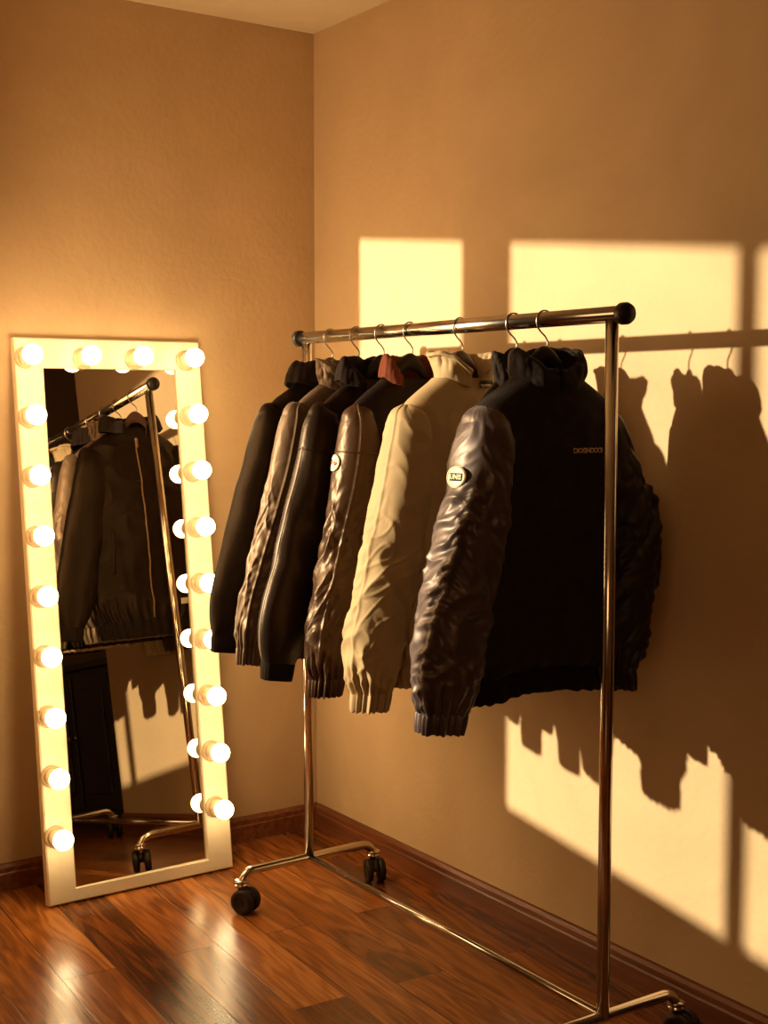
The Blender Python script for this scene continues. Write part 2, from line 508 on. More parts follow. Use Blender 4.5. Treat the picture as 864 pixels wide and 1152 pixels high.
for s in (-1, 1):
    bm = bmesh.new(); tube(bm, [(s * RL, 0, ZB - .004), (s * RL, 0, ZT - .004)], R_POLE, 28)
    rk('pole', bm, MAT['chrome'])
    # foot: a bent tube running out to both wheels
    bm = bmesh.new()
    hf, rb = .216, .042
    zc = .083
    pts = [(s * RL, hf, zc - .012)]
    pts += arc_pts((s * RL, hf - rb, ZB - rb), rb, 0, PI / 2, 8, ((0, 1, 0), (0, 0, 1)))
    pts += arc_pts((s * RL, -hf + rb, ZB - rb), rb, PI / 2, PI, 8, ((0, 1, 0), (0, 0, 1)))
    pts += [(s * RL, -hf, zc - .012)]
    tube(bm, pts, R_FOOT, 20)
    rk('foot_bar', bm, MAT['chrome'])
    for t in (-1, 1):
        c = empty('caster', (s * RL, t * hf, 0))
        c.parent = rack
        bm = bmesh.new()
        lathe(bm, [(0, .064), (.011, .064), (.011, .070), (.0185, .071), (.0185, .076), (.016, .078), (.016, .081), (.019, .082), (.019, .087), (.013, .089), (0, .089)], (0, 0, 0), 'Z', 24)
        rk('collar', bm, MAT['chrome'], c)
        # twin wheels on one axle, with a hood
        ang = {(-1, -1): .5, (-1, 1): -.35, (1, -1): .9, (1, 1): .2}[(s, t)]
        ca, sa = math.cos(ang), math.sin(ang)
        off = Vector((ca * .016, sa * .016, 0))
        for q in (-1, 1):
            bm = bmesh.new()
            lathe(bm, [(0, q * .008), (.027, q * .008), (.032, q * .010), (.034, q * .014), (.034, q * .022), (.031, q * .027), (.02, q * .0275), (.017, q * .025), (.008, q * .0255), (0, q * .0275)], (0, 0, 0), 'Y', 32)
            bm.transform(Matrix.Translation(off + Vector((0, 0, .034))) @ Matrix.Rotation(ang, 4, 'Z'))
            rk('wheel', bm, MAT['rubber'], c)
        bm = bmesh.new()
        tube(bm, [(0, -.02, 0), (0, .02, 0)], .006, 12)
        tube(bm, arc_pts((0, 0, 0), .026, .2, PI - .2, 10, ((1, 0, 0), (0, 0, 1))), .0065, 10)
        bm.transform(Matrix.Translation(off + Vector((0, 0, .034))) @ Matrix.Rotation(ang, 4, 'Z'))
        tube(bm, [(0, 0, .054), (0, 0, .066)], .008, 12)
        rk('fork', bm, MAT['rubber'], c)
bm = bmesh.new(); tube(bm, [(-RL, 0, ZB + .002), (RL, 0, ZB + .002)], R_LOW, 20)
rk('lower_bar', bm, MAT['chrome'])

# ------------------------------------------------------------------ mirror with bulbs
TH = .1207
MIR = empty('vanity_mirror', W(.214, .70, .0045), (TH, 0, -PI / 2), label='tall cream framed mirror ringed with lit round bulbs, leaning on the left wall', cat='mirror')
HWF, HTF, HWG, ZG0, ZG1, FD = .2815, 1.563, .202, .038, 1.478, .030
bm = bmesh.new()
# one frame ring, front face at y = 0, back at -FD
def ring(bm, y, grow=0.):
    o = [(-HWF + grow, y, grow), (HWF - grow, y, grow), (HWF - grow, y, HTF - grow), (-HWF + grow, y, HTF - grow)]
    return [bm.verts.new(p) for p in o]
def iring(bm, y, grow=0.):
    o = [(-HWG + grow, y, ZG0 + grow), (HWG - grow, y, ZG0 + grow), (HWG - grow, y, ZG1 - grow), (-HWG + grow, y, ZG1 - grow)]
    return [bm.verts.new(p) for p in o]
rings = [iring(bm, -FD), ring(bm, -FD), ring(bm, -.004), ring(bm, 0, .004), iring(bm, 0, -.003), iring(bm, -.003), iring(bm, -FD)]
for a, b in zip(rings, rings[1:]):
    for k in range(4):
        bm.faces.new((a[k], a[(k + 1) % 4], b[(k + 1) % 4], b[k]))
bmesh.ops.remove_doubles(bm, verts=bm.verts, dist=1e-6)
from_bm('frame', bm, MAT['frame'], MIR)
bm = bmesh.new()
box(bm, -HWG + .0005, HWG - .0005, -.009, -.005, ZG0 + .0005, ZG1 - .0005)
gl = from_bm('mirror_glass', bm, MAT['silver'], MIR)
gl.rotation_euler = (0, 0, .016)     # the glass sits a little askew in its rebate
gl.location = (0, -.0035, 0)
bm = bmesh.new()
box(bm, -HWG - .03, HWG + .03, -FD + .001, -.0175, ZG0 - .02, ZG1 + .03)
tag(from_bm('backing_board', bm, MAT['cabinet'], MIR), label='dark backing board behind the glass')

bulb_spots = [(x, .187 + .1648 * k) for k in range(9) for x in (-.2318, .2538)] + [(.0855, 1.506), (-.0715, 1.507)]
bulb_mesh = None
for x, z in bulb_spots:
    if bulb_mesh is None:
        bm = bmesh.new()
        lathe(bm, [(.0125, .036)] + [(.0275 * math.sin(a), .064 - .0275 * math.cos(a)) for a in np.linspace(.45, PI, 18)[:-1]] + [(0, .0915)], (0, 0, 0), 'Y', 28)
        b = from_bm('bulb', bm, MAT['bulb'], MIR, True)
        bm = bmesh.new()
        lathe(bm, [(0, .0002), (.030, .0002), (.030, .005), (.026, .009), (.0225, .011), (.0225, .017), (.0245, .020), (.0245, .024), (.021, .027), (.0205, .032), (.0195, .034), (.0190, .036), (.0135, .0365), (.0128, .034)], (0, 0, 0), 'Y', 28)
        s = from_bm('socket', bm, MAT['socket'], b, True)
        bulb_mesh, sock_mesh = b.data, s.data
    else:
        b = link('bulb', bulb_mesh, None, MIR)
        s = link('socket', sock_mesh, None, b)
    b.location = (x, 0, z)

# ------------------------------------------------------------------ jackets
def sleeve_points(path, M, N):
    """path rows: (x, z, lateral radius, depth radius, y). Returns centres, grid and arc length."""
    p = np.array(path, float)
    d = np.r_[0, np.cumsum(np.hypot(np.diff(p[:, 0]), np.diff(p[:, 1])))]
    t = np.linspace(0, d[-1], M)
    cx, cz, ra, rb, cy = (spline(d, p[:, k], t) for k in range(5))
    tx, tz = np.gradient(cx), np.gradient(cz)
    l = np.hypot(tx, tz); tx /= l; tz /= l
    th = np.linspace(0, TAU, N, endpoint=False)
    c, s = np.cos(th), np.sin(th)
    sg = lambda q: np.sign(q) * np.abs(q) ** .92
    P = np.zeros((M, N, 3))
    P[..., 0] = cx[:, None] - tz[:, None] * ra[:, None] * sg(c)
    P[..., 2] = cz[:, None] + tx[:, None] * ra[:, None] * sg(c)
    P[..., 1] = cy[:, None] + rb[:, None] * sg(s)
    return P, t, th

STD = [(.148, -.180, .010, .012, 0), (.151, -.190, .032, .034, 0), (.152, -.215, .045, .052, 0), (.156, -.260, .056, .064, 0),
       (.172, -.370, .068, .070, 0), (.203, -.500, .073, .070, 0), (.233, -.620, .075, .068, 0), (.258, -.720, .073, .066, 0), (.270, -.785, .062, .060, 0), (.274, -.822, .049, .049, 0)]

def fold_sleeve(P, t, th, style, seed, side):
    M, N = P.shape[:2]
    n = grid_normals(P, True)
    L = t[-1]
    T_ = t[:, None] + 0 * th[None]
    A = th[None] + 0 * t[:, None]
    R = .07
    cx, sy = np.cos(A) * R, np.sin(A) * R
    q = T_ / L
    amt = smoothstep(.05, .35, q)
    d = np.zeros((M, N))
    if style == 'satin':
        # puffs between sharp creases, running down and away from a gathered seam
        A0 = 1.15 - .75 * q if side > 0 else PI - 1.15 + .75 * q
        ph = np.angle(np.exp(1j * (A - A0)))
        w1 = perlin(cx * 13, sy * 13, T_ * 10 + seed)
        def helix(kk, f1, f2, sd_):
            a_ = A + kk * T_ + .7 * w1
            return np.abs(perlin(R * np.cos(a_) * f1 + sd_, R * np.sin(a_) * f1, T_ * f2 + sd_ * 1.7 - .9 * np.abs(ph)))
        h1 = helix(8, 13, 11, seed); h2 = helix(-10, 15, 13, seed + 4); h3 = helix(5, 27, 24, seed + 8)
        d = (.016 * np.minimum(h1, .5) + .013 * np.minimum(h2, .5) + .006 * h3) * (.3 + .7 * amt) - .005
        start = smoothstep(.24, .32, q)
        g = np.exp(-(ph / .13) ** 2) * start
        puck = np.exp(-(ph / .55) ** 2) * start
        d += puck * .0020 * np.sin(TAU * (T_ / .026) + 5 * w1 - 8 * np.abs(ph))
        d -= .007 * g
        d += .0025 * np.exp(-(ph / .035) ** 2) * start * np.cos(TAU * T_ / .006)
    elif style == 'leather':
        w1 = perlin(cx * 12, sy * 12, T_ * 9 + seed)
        def helix(kk, f1, f2, sd_):
            a_ = A + kk * T_ + .5 * w1
            return np.abs(perlin(R * np.cos(a_) * f1 + sd_, R * np.sin(a_) * f1, T_ * f2 + sd_ * 1.7))
        h1 = helix(9, 17, 6.5, seed); h2 = helix(-7, 19, 9, seed + 4); h3 = helix(14, 30, 14, seed + 8)
        w_ = .12 + .88 * smoothstep(.2, .55, q)
        d = (.013 * np.minimum(h1, .5) + .009 * np.minimum(h2, .5) + .004 * h3) * w_ - .003
        A0 = 1.2 - .5 * q
        ph = np.angle(np.exp(1j * (A - A0)))
        d -= .004 * np.exp(-(ph / .06) ** 2)
        d += .0012 * np.exp(-(ph / .4) ** 2) * np.sin(TAU * T_ / .034 + 4 * w1) * smoothstep(.3, .5, q)
    elif style == 'cotton':
        w1 = perlin(cx * 10, sy * 10, T_ * 8 + seed) * .04
        s1 = T_ + .05 * np.sin(A + 1.2) + w1
        b1 = perlin(cx * 7 + 3, sy * 7, s1 * 9 + seed * 3)
        b2 = np.abs(perlin(cx * 14 + 9, sy * 14, s1 * 17 + seed * 5))
        d = (.012 * b1 + .016 * np.minimum(b2, .5)) * (.3 + .7 * smoothstep(.3, .75, q)) - .003
        d += .006 * np.exp(-((q - .52) / .05) ** 2) * np.sin(3 * A + 9 * q)
        b3 = perlin(R * np.cos(A + 9 * T_) * 22 + 4, R * np.sin(A + 9 * T_) * 22, T_ * 12 + seed)
        d -= .0022 * np.exp(-(b3 / .07) ** 2) * smoothstep(.25, .5, q)
        ph = np.angle(np.exp(1j * (A - .25)))
        d -= .0025 * np.exp(-(ph / .05) ** 2)
    else:   # smooth
        w1 = perlin(cx * 8, sy * 8, T_ * 6 + seed) * .03
        b1 = perlin(cx * 6 + 3, sy * 6, (T_ + w1) * 6 + seed * 3)
        d = .010 * b1 * (.3 + .7 * smoothstep(.3, .8, q))
        d += .003 * perlin(cx * 16, sy * 16, T_ * 14 + seed)
    # gathers just above the cuff
    gat = smoothstep(.86, .99, q)
    d += gat * .0045 * np.sin(A * 17 + 2 * perlin(cx * 20, sy * 20, T_ * 10)) * (0 if style == 'smooth' else 1)
    return P + n * d[..., None]

def body_grid(sp, M, N):
    hw, dp = sp['hw'], sp['dp']
    z_hem = sp.get('hem', -.765)
    #       z, half-width factor, depth factor
    rows = [(-.118, .36, .64), (-.130, .44, .68), (-.150, .59, .72), (-.172, .73, .77), (-.195, .81, .82), (-.225, .86, .90),
            (-.30, .92, 1.0), (-.42, .97, 1.06), (-.56, 1.0, 1.10), (-.68, 1.0, 1.08), (-.735, .97, .98), (z_hem, .92, .84)]
    r = np.array(rows)
    k = np.linspace(0, 1, len(rows))
    t = np.linspace(0, 1, M)
    z, fw, fd_ = (spline(k, r[:, i], t) for i in range(3))
    th = np.linspace(0, TAU, N, endpoint=False)
    c, s = np.cos(th), np.sin(th)
    ex = 0.82
    X = hw * fw[:, None] * (np.sign(c) * np.abs(c) ** ex)[None]
    Y = dp * fd_[:, None] * (np.sign(s) * np.abs(s) ** .9)[None]
    Z = z[:, None] + 0 * X
    # the shoulder line falls towards the tips, front neck dips
    P = np.stack([X, Y, Z], -1)
    arch = sp.get('arch', 0) * smoothstep(-.45, -.8, Z) * (1 - np.clip((X / hw), -1, 1) ** 2) * np.clip(Y / dp, 0, 1)
    P[..., 2] += arch
    return P, t, th

def fold_body(P, t, th, sp, seed):
    n = grid_normals(P, True)
    X, Y, Z = P[..., 0], P[..., 1], P[..., 2]
    low = smoothstep(-.25, -.7, Z)
    w = perlin(X * 5, Y * 5, Z * 3 + seed) * .05
    d = sp.get('drape', .010) * perlin((X + w) * 11, Y * 6 + seed, Z * 2.0) * (.35 + .65 * low)
    d += .5 * sp.get('drape', .010) * perlin((X + w) * 24, Y * 9 + seed * 2, Z * 3.2) * low
    cr = sp.get('crease', .006)
    d += cr * np.abs(perlin((X + Z * .5) * 11, Y * 9 + 5, (Z - X * .4) * 11 + seed)) - cr * .3
    gat = smoothstep(-.66, -.75, Z)
    per = np.arctan2(Y / sp['dp'], X / sp['hw'])
    d += gat * sp.get('gather', .004) * np.sin(per * 34 + 3 * perlin(X * 12, Y * 12, Z * 4))
    # soft tension folds falling from the collar
    d += .004 * np.sin(X * 60 + 5 * perlin(X * 8, 2, Z * 4)) * np.exp(-((Z + .22) / .07) ** 2) * np.exp(-(X / .10) ** 2)
    d = d * smoothstep(-.125, -.20, Z)
    return P + n * d[..., None]

def band_from(P_last, n_rib, z_drop, inset, amp, M=14, lean=(0, 0)):
    """a ribbed band hanging from the last ring of a garment tube."""
    c = P_last.mean(0)
    N = len(P_last)
    a = np.linspace(0, TAU, N, endpoint=False)
    prof = [(.0, .985), (.08, 1.005), (.5, 1.01 - inset * .4), (.95, 1.0 - inset), (1.0, .97 - inset), (.97, .93 - inset), (.6, .92 - inset), (.1, .93)]
    P = np.zeros((len(prof), N, 3))
    for i, (h, f) in enumerate(prof):
        rib = 1 + amp * np.sign(np.sin(a * n_rib)) * np.abs(np.sin(a * n_rib)) ** .6 * (1 if .02 < h else .3)
        P[i] = c + (P_last - c) * (f * rib)[:, None]
        P[i][:, 0] += lean[0] * h
        P[i][:, 2] -= z_drop * h
    return P

def collar_grid(sp):
    """rows follow the height of a standing collar, columns go around the neck; y>0 is the front."""
    M, N = 26, 140
    gap = sp.get('gap', .12)
    a = np.linspace(-PI / 2 + PI + 0, 0, 2)  # placeholder, replaced below
    face = sp.get('face', 1)
    ang = np.linspace(gap, TAU - gap, N) + PI / 2          # starts and ends at the front
    c, s = np.cos(ang), np.sin(ang)                        # s = +1 at the front
    rx, ry = sp.get('rx', .083), sp.get('ry', .046)
    front = np.clip(s, 0, 1) ** sp.get('fexp', 1.5)
    P = np.zeros((M, N, 3))
    hgt = sp.get('h', .062) * (1 - sp.get('fcut', .25) * front)
    prof = sp.get('prof', [(0, 0), (.004, .35), (.006, .7), (.008, 1.0)])
    pr = np.array(prof)
    k = np.linspace(0, 1, len(pr)); t = np.linspace(0, 1, M)
    dr, dz = spline(k, pr[:, 0], t), spline(k, pr[:, 1], t)
    base = -.130 - sp.get('dip', .022) * front
    rag = .007 * perlin(ang * 1.6 + sp.get('seed', 1), 3.3, 0)
    for i in range(M):
        up = smoothstep(.2, 1, t[i])
        P[i, :, 0] = c * (rx + dr[i]) + sp.get('cx', 0)
        P[i, :, 1] = (s * (ry + dr[i] * .7)) * face
        P[i, :, 2] = base + hgt * dz[i] + rag * up
    n = grid_normals(P, False)
    X = ang[None] + 0 * t[:, None]; Tt = t[:, None] + 0 * ang[None]
    d = .006 * perlin(X * 2.2 + sp.get('seed', 1), Tt * 2.0, 1) + .003 * perlin(X * 6, Tt * 4, 4)
    return P + n * (d * smoothstep(0, .3, Tt))[..., None]

def conform(bvh, pts2, o, ax, ay, nrm, off, flat=0.):
    out = []; hs = []
    for x, y in pts2:
        p = o + ax * x + ay * y
        h = bvh.ray_cast(p + nrm * .05, -nrm, .15)
        hs.append((h[0] - p).dot(nrm) if h[0] is not None else None)
        out.append(p)
    ok = sorted(q for q in hs if q is not None) or [0.]
    mean = sum(ok) / len(ok)
    return [p + nrm * ((mean if q is None else q * (1 - flat) + mean * flat) + off) for p, q in zip(out, hs)]

def disc2(rx, ry, rings=5, seg=36):
    v = [(0, 0)]; f = []
    for i in range(1, rings + 1):
        for k in range(seg):
            a = TAU * k / seg
            v.append((rx * i / rings * math.cos(a), ry * i / rings * math.sin(a)))
    for k in range(seg):
        f.append((0, 1 + k, 1 + (k + 1) % seg))
    for i in range(rings - 1):
        b0, b1 = 1 + i * seg, 1 + (i + 1) * seg
        for k in range(seg):
            f.append((b0 + k, b1 + k, b1 + (k + 1) % seg, b0 + (k + 1) % seg))
    return v, f

def rect2(w, h, n=10, m=4, x0=0, y0=0):
    v = [(x0 - w / 2 + w * i / n, y0 - h / 2 + h * j / m) for j in range(m + 1) for i in range(n + 1)]
    f = [(j * (n + 1) + i, j * (n + 1) + i + 1, (j + 1) * (n + 1) + i + 1, (j + 1) * (n + 1) + i) for j in range(m) for i in range(n)]
    return v, f

def text2(s, size, bold=.0, shear=0., spacing=1.):
    cu = bpy.data.curves.new('txt', 'FONT')
    cu.body = s; cu.size = size; cu.align_x = 'CENTER'; cu.align_y = 'CENTER'
    cu.offset = bold; cu.shear = shear; cu.space_character = spacing
    cu.resolution_u = 3
    ob = bpy.data.objects.new('txt', cu)
    C.objects.link(ob)
    bpy.context.view_layer.update()
    me = bpy.data.meshes.new_from_object(ob.evaluated_get(bpy.context.evaluated_depsgraph_get()))
    v = [(p.co.x, p.co.y) for p in me.vertices]
    f = [tuple(p.vertices) for p in me.polygons]
    bpy.data.objects.remove(ob); bpy.data.meshes.remove(me); bpy.data.curves.remove(cu)
    return v, f

def patch(name, bvh, vf, o, ax, ay, nrm, off, mat, parent, thick=.0012, label=None, flat=0.):
    v, f = vf
    P = conform(bvh, v, o, ax, ay, nrm, off, flat)
    me = bpy.data.meshes.new(name)
    me.from_pydata([tuple(p) for p in P], [], f)
    me.update()
    ob = link(name, me, mat, parent, True)
    if thick:
        md = ob.modifiers.new('thickness', 'SOLIDIFY'); md.thickness = thick; md.offset = 0
    if label: ob['label'] = label
    return ob

DROP = .865   # a jacket's root sits at its lowest point, this far under the rail
def shift(P):
    P = P.copy(); P[..., 2] += DROP
    return P

def bvh_of(P, closed=True):
    M, N = P.shape[:2]
    v = [Vector(p) for p in P.reshape(-1, 3)]
    f = [(i * N + j, i * N + (j + 1) % N, (i + 1) * N + (j + 1) % N, (i + 1) * N + j) for i in range(M - 1) for j in range(N if closed else N - 1)]
    return BVHTree.FromPolygons(v, f)

def make_jacket(sp):
    seed = sp['seed']
    root = empty('jacket', W(sp['u'], sp.get('v', RV), ZT - DROP), (0, 0, -PI / 2 + math.radians(sp.get('turn', 0))), sp['label'], 'jacket')
    P, t, th = body_grid(sp, 170, 220)
    P[..., 1] += sp.get('yoff', 0)
    P = fold_body(P, t, th, sp, seed)
    body = shift(P)
    ob = link('body', grid_mesh('body', body), MAT[sp['body']], root)
    if sp.get('body_label'): ob['label'] = sp['body_label']
    bb = band_from(body[-1], 80, .052, .03, .004)
    wb = link('waistband', grid_mesh('waistband', bb), MAT[sp['rib']], root)
    out = {'root': root, 'body_bvh': bvh_of(body), 'body': ob}
    for side in (1, -1):
        path = sp.get('path_l' if side > 0 else 'path_r', STD)
        sw = sp.get('sw', 1.); sd = sp.get('sd', 1.); sx = sp.get('sx', 0.); sl = sp.get('sl', 1.)
        q = [((x + sx * (i / 9)) * side, -.18 + (z + .18) * sl, a * (1 + (sw - 1) * min(1, i / 4)), b * sd, y + sp.get('yoff', 0)) for i, (x, z, a, b, y) in enumerate(path)]
        S, ts, ths = sleeve_points(q, 230, 150)
        if side < 0: S = S[:, ::-1]
        S = fold_sleeve(S, ts, ths if side > 0 else ths[::-1], sp['style'], seed + (0 if side > 0 else 11), side)
        S = shift(S)
        so = link('sleeve', grid_mesh('sleeve', S, cap0=True), MAT[sp['sleeve'] if side > 0 else sp.get('sleeve2', sp['sleeve'])], root)
        if sp.get('sleeve_label') and side > 0: so['label'] = sp['sleeve_label']
        cb = band_from(S[-1], 26, sp.get('cuff', .042), .06, .025 if sp.get('elastic', 1) else .006, lean=(.006 * side, 0))
        link('cuff', grid_mesh('cuff', cb), MAT[sp['sleeve2'] if side < 0 and 'sleeve2' in sp else sp.get('cuffmat', sp['rib'])], so)
        out['sleeve_l' if side > 0 else 'sleeve_r'] = so
        out['bvh_l' if side > 0 else 'bvh_r'] = bvh_of(S)
        out['S_l' if side > 0 else 'S_r'] = S
        if sp.get('piping') and side > 0:
            j = int(150 * sp['piping'] / TAU)
            nrm = grid_normals(S, True)
            pts = [tuple(S[i, j] + nrm[i, j] * .001) for i in range(40, 228, 3)]
            bm = bmesh.new(); tube(bm, pts, .0028, 8)
            from_bm('piping', bm, MAT['piping'], so, True)
        if sp.get('shoulder_seam'):
            # raised seam where the sleeve is set in
            i0 = sp['shoulder_seam']
            nrm = grid_normals(S, True)
            ring_ = [tuple(S[i0, j] + nrm[i0, j] * .0004) for j in range(0, 150, 2)]
            bm = bmesh.new(); tube(bm, ring_ + ring_[:1], .0022, 6, cap=False)
            from_bm('armhole_seam', bm, MAT[sp['sleeve']], so, True)
    cg = collar_grid(sp['collar'])
    cg[..., 1] += sp.get('yoff', 0)
    cg = shift(cg)
    co = link('collar', grid_mesh('collar', cg, closed=False), MAT[sp['collar'].get('mat', sp['body'])], root)
    md = co.modifiers.new('thickness', 'SOLIDIFY'); md.thickness = sp['collar'].get('thick', .006); md.offset = 0
    md2 = co.modifiers.new('smooth', 'SUBSURF'); md2.levels = 1; md2.render_levels = 1
    if sp['collar'].get('label'): co['label'] = sp['collar']['label']
    out['collar'] = co; out['cg'] = cg
    return out

FOLD = [(0, 0), (.003, .45), (.004, .85), (.011, 1.03), (.021, .88), (.029, .5), (.035, .12)]
STAND = [(0, 0), (.003, .35), (.005, .7), (.010, 1.0)]
HIGH = [(0, -.1), (.004, .3), (.006, .65), (.006, .92), (.003, 1.0)]
LAPEL = [(0, 0), (.002, .45), (.003, .85), (.007, 1.03), (.013, .88), (.018, .5), (.021, .2)]

SPECS = {}
SPECS[1] = dict(seed=1.3, u=.644, v=RV + .022, hw=.205, dp=.046, style='smooth', body='j_brown', sleeve='j_brown', rib='j_brown_wool', turn=0, sd=.66, sw=.9, sl=.915, sx=.015,
                elastic=0, cuffmat='j_brown_wool', drape=.007, crease=.013,
                label='dark brown leather jacket, zip fronted, at the end of the rail nearest the mirror',
                collar=dict(mat='j_brown_wool', h=.058, gap=.5, face=-1, prof=FOLD, seed=2, rx=.078, ry=.038))
SPECS[2] = dict(seed=2.1, u=.768, v=RV + .025, hw=.205, dp=.034, style='leather', body='j_taupe', sleeve='j_taupe', rib='j_taupe', turn=3, sd=.50, sw=.85, sl=.93, sx=.015,
                drape=.005, crease=.004,
                label='taupe satin bomber jacket, second from the mirror end of the rail',
                collar=dict(h=.066, gap=.25, face=1, prof=STAND, seed=5, ry=.032, thick=.007, fcut=.35))
SPECS[3] = dict(seed=3.7, u=.884, v=RV + .018, hw=.210, dp=.034, style='smooth', body='j_black', sleeve='j_black', rib='j_rib', turn=3, sd=.52, sw=.95, sl=.955, sx=.020, elastic=0,
                drape=.005, crease=.003, piping=.2, shoulder_seam=42,
                label='black leather jacket with a pale piped sleeve, between the taupe satin and the chocolate jacket',
                collar=dict(h=.064, gap=.6, face=1, prof=FOLD, seed=8, ry=.032, rx=.072, cx=.008, mat='j_rib', fcut=.8))
SPECS[4] = dict(seed=4.4, u=1.006, v=RV + .010, hw=.205, dp=.044, style='leather', body='j_choc_dark', sleeve='j_choc', rib='j_choc_dark', turn=3, sd=.68, sw=.85, sl=.995, sx=-.038,
                drape=.006, crease=.004, shoulder_seam=40, cuffmat='j_choc',
                label='chocolate leather jacket with a rust corduroy collar and a round sleeve badge',
                collar=dict(h=.066, gap=.75, face=1, prof=LAPEL, seed=11, mat='j_rust', ry=.038, rx=.062, cx=-.012, label='rust corduroy collar', thick=.007, fcut=.85))
SPECS[5] = dict(seed=5.2, u=1.203, hw=.195, dp=.062, style='cotton', body='j_tan', sleeve='j_tan', rib='j_tan', turn=0, sd=.92, sw=.95, sl=.995, sx=-.030,
                drape=.008, crease=.007,
                label='tan cotton windbreaker with elastic cuffs and a standing collar',
                collar=dict(h=.068, gap=.22, face=1, prof=[(0, 0), (.004, .4), (.008, .75), (.016, .98), (.024, .93)], seed=14, ry=.050, rx=.070, cx=-.012, thick=.008, fcut=.50, fexp=5, dip=.012))
SMALL = [(x * .58, z, a * .75, b, y) for x, z, a, b, y in STD]
SPECS[6] = dict(seed=6.6, u=1.396, v=RV - .008, hw=.125, dp=.020, style='smooth', body='j_black', sleeve='j_black', rib='j_rib', turn=-10, sd=.30, sw=.8, sl=.9, sx=-.03,
                drape=.002, crease=.002, gather=.002, path_l=SMALL, path_r=SMALL,
                label='black jacket mostly hidden behind the navy bomber, only its collar showing',
                collar=dict(h=.062, gap=.3, face=1, prof=HIGH, seed=17, ry=.026, rx=.048, mat='j_pile', fcut=.5))
LONG = [(.148, -.180, .010, .012, 0), (.150, -.190, .034, .036, 0), (.150, -.215, .048, .056, 0), (.154, -.260, .062, .070, 0),
        (.170, -.370, .076, .080, 0), (.200, -.500, .082, .082, 0), (.228, -.620, .084, .080, 0), (.250, -.720, .080, .075, 0), (.264, -.785, .066, .064, 0), (.270, -.825, .050, .050, 0)]
BENT = [(.148, -.186, .010, .012, 0), (.150, -.197, .032, .034, 0), (.152, -.222, .046, .052, 0), (.160, -.270, .055, .062, 0),
        (.186, -.360, .062, .064, .01), (.216, -.440, .064, .064, .02), (.216, -.515, .062, .062, .03), (.200, -.615, .060, .060, .035), (.186, -.705, .057, .056, .035), (.180, -.755, .047, .046, .035)]
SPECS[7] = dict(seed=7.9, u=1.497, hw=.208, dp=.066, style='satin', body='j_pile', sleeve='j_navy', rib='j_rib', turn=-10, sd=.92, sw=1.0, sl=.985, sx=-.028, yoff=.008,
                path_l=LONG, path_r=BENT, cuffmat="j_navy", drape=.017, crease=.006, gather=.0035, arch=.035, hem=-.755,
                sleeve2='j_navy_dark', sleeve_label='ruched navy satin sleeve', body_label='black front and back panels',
                label='navy bomber jacket with quilted satin sleeves, frontmost on the rail, oval badge and gold lettering',
                collar=dict(h=.067, gap=.06, face=1, prof=[(0, -.1), (.008, .3), (.008, .65), (.003, .92), (-.006, 1.0)], seed=21, ry=.050, rx=.076, cx=-.004, dip=.02, fcut=.36, mat='j_pile', thick=.008))
J = {}
for k in SPECS:
    J[k] = make_jacket(SPECS[k])

# ------------------------------------------------------------------ hangers
def make_hanger(u, lean, mat, label, turn=0, v=RV, th_k=1., half=.084):
    root = empty('clothes_hanger', W(u, v, ZT - .21), (0, 0, -PI / 2 + math.radians(turn)), label, 'hanger', 'hangers on the clothes rail')
    zz = .21
    # hook: over the rail, then an S down to the neck
    R = R_TOP + .0026
    pts = [(R * math.cos(a), 0, zz + R * math.sin(a)) for a in np.linspace(PI + .5, .05, 20)]
    pts = [(x, y, z) for x, y, z in pts]
    pts += [(R * 1.02, 0, zz - .008), (R * .86, 0, zz - .017), (R * .45, 0, zz - .026), (-R * .05, 0, zz - .034), (-R * .38, 0, zz - .043), (-R * .40, 0, zz - .052), (-R * .2, 0, zz - .061), (0, 0, zz - .072)]
    bm = bmesh.new(); tube(bm, pts, .0018, 10)
    from_bm('hook', bm, MAT['wire'], root, True)
    M, N = 61, 20
    xs = np.linspace(-half, half, M)
    a = np.linspace(0, TAU, N, endpoint=False)
    P = np.zeros((M, N, 3))
    for i, xx in enumerate(xs):
        ax = abs(xx)
        top = zz - .055 - .040 * (1 - math.cos(min(1, ax / .047) * PI / 2)) - 2.6 * max(0, min(ax, .068) - .042) - .9 * max(0, ax - .068)
        th_ = .040 * max(.35, 1 - ax / .26)
        end = math.sqrt(max(.02, 1 - (ax / (half + .0002)) ** 8))
        dpt = .0105 * end * th_k
        P[i, :, 0] = xx
        P[i, :, 1] = dpt * np.cos(a)
        P[i, :, 2] = top - th_ / 2 + th_ / 2 * np.sin(a) * end
    link('shoulder_bar', grid_mesh('shoulder_bar', P, cap0=True, cap1=True), mat, root)
    return root

make_hanger(.642, -.010, MAT['hanger_brown'], 'hanger of the zip fronted brown jacket nearest the mirror', th_k=.55, half=.048)
make_hanger(.769, -.012, MAT['hanger'], 'hanger carrying the taupe satin bomber', v=RV + .0, th_k=.55, half=.048)
make_hanger(.883, -.012, MAT['hanger'], 'black hanger carrying the black leather jacket with piping', th_k=.55, half=.048)
make_hanger(1.006, -.013, MAT['hanger'], 'black hanger rising from the rust corduroy collar')
make_hanger(1.205, -.013, MAT['hanger_brown'], 'hanger carrying the tan cotton windbreaker')
make_hanger(1.396, -.013, MAT['hanger'], 'hanger of the hidden black jacket, second hook from the front of the rail', turn=-10, th_k=.4, half=.030)
make_hanger(1.497, -.013, MAT['hanger'], 'black hanger carrying the navy bomber, frontmost hook on the rail', turn=-10)

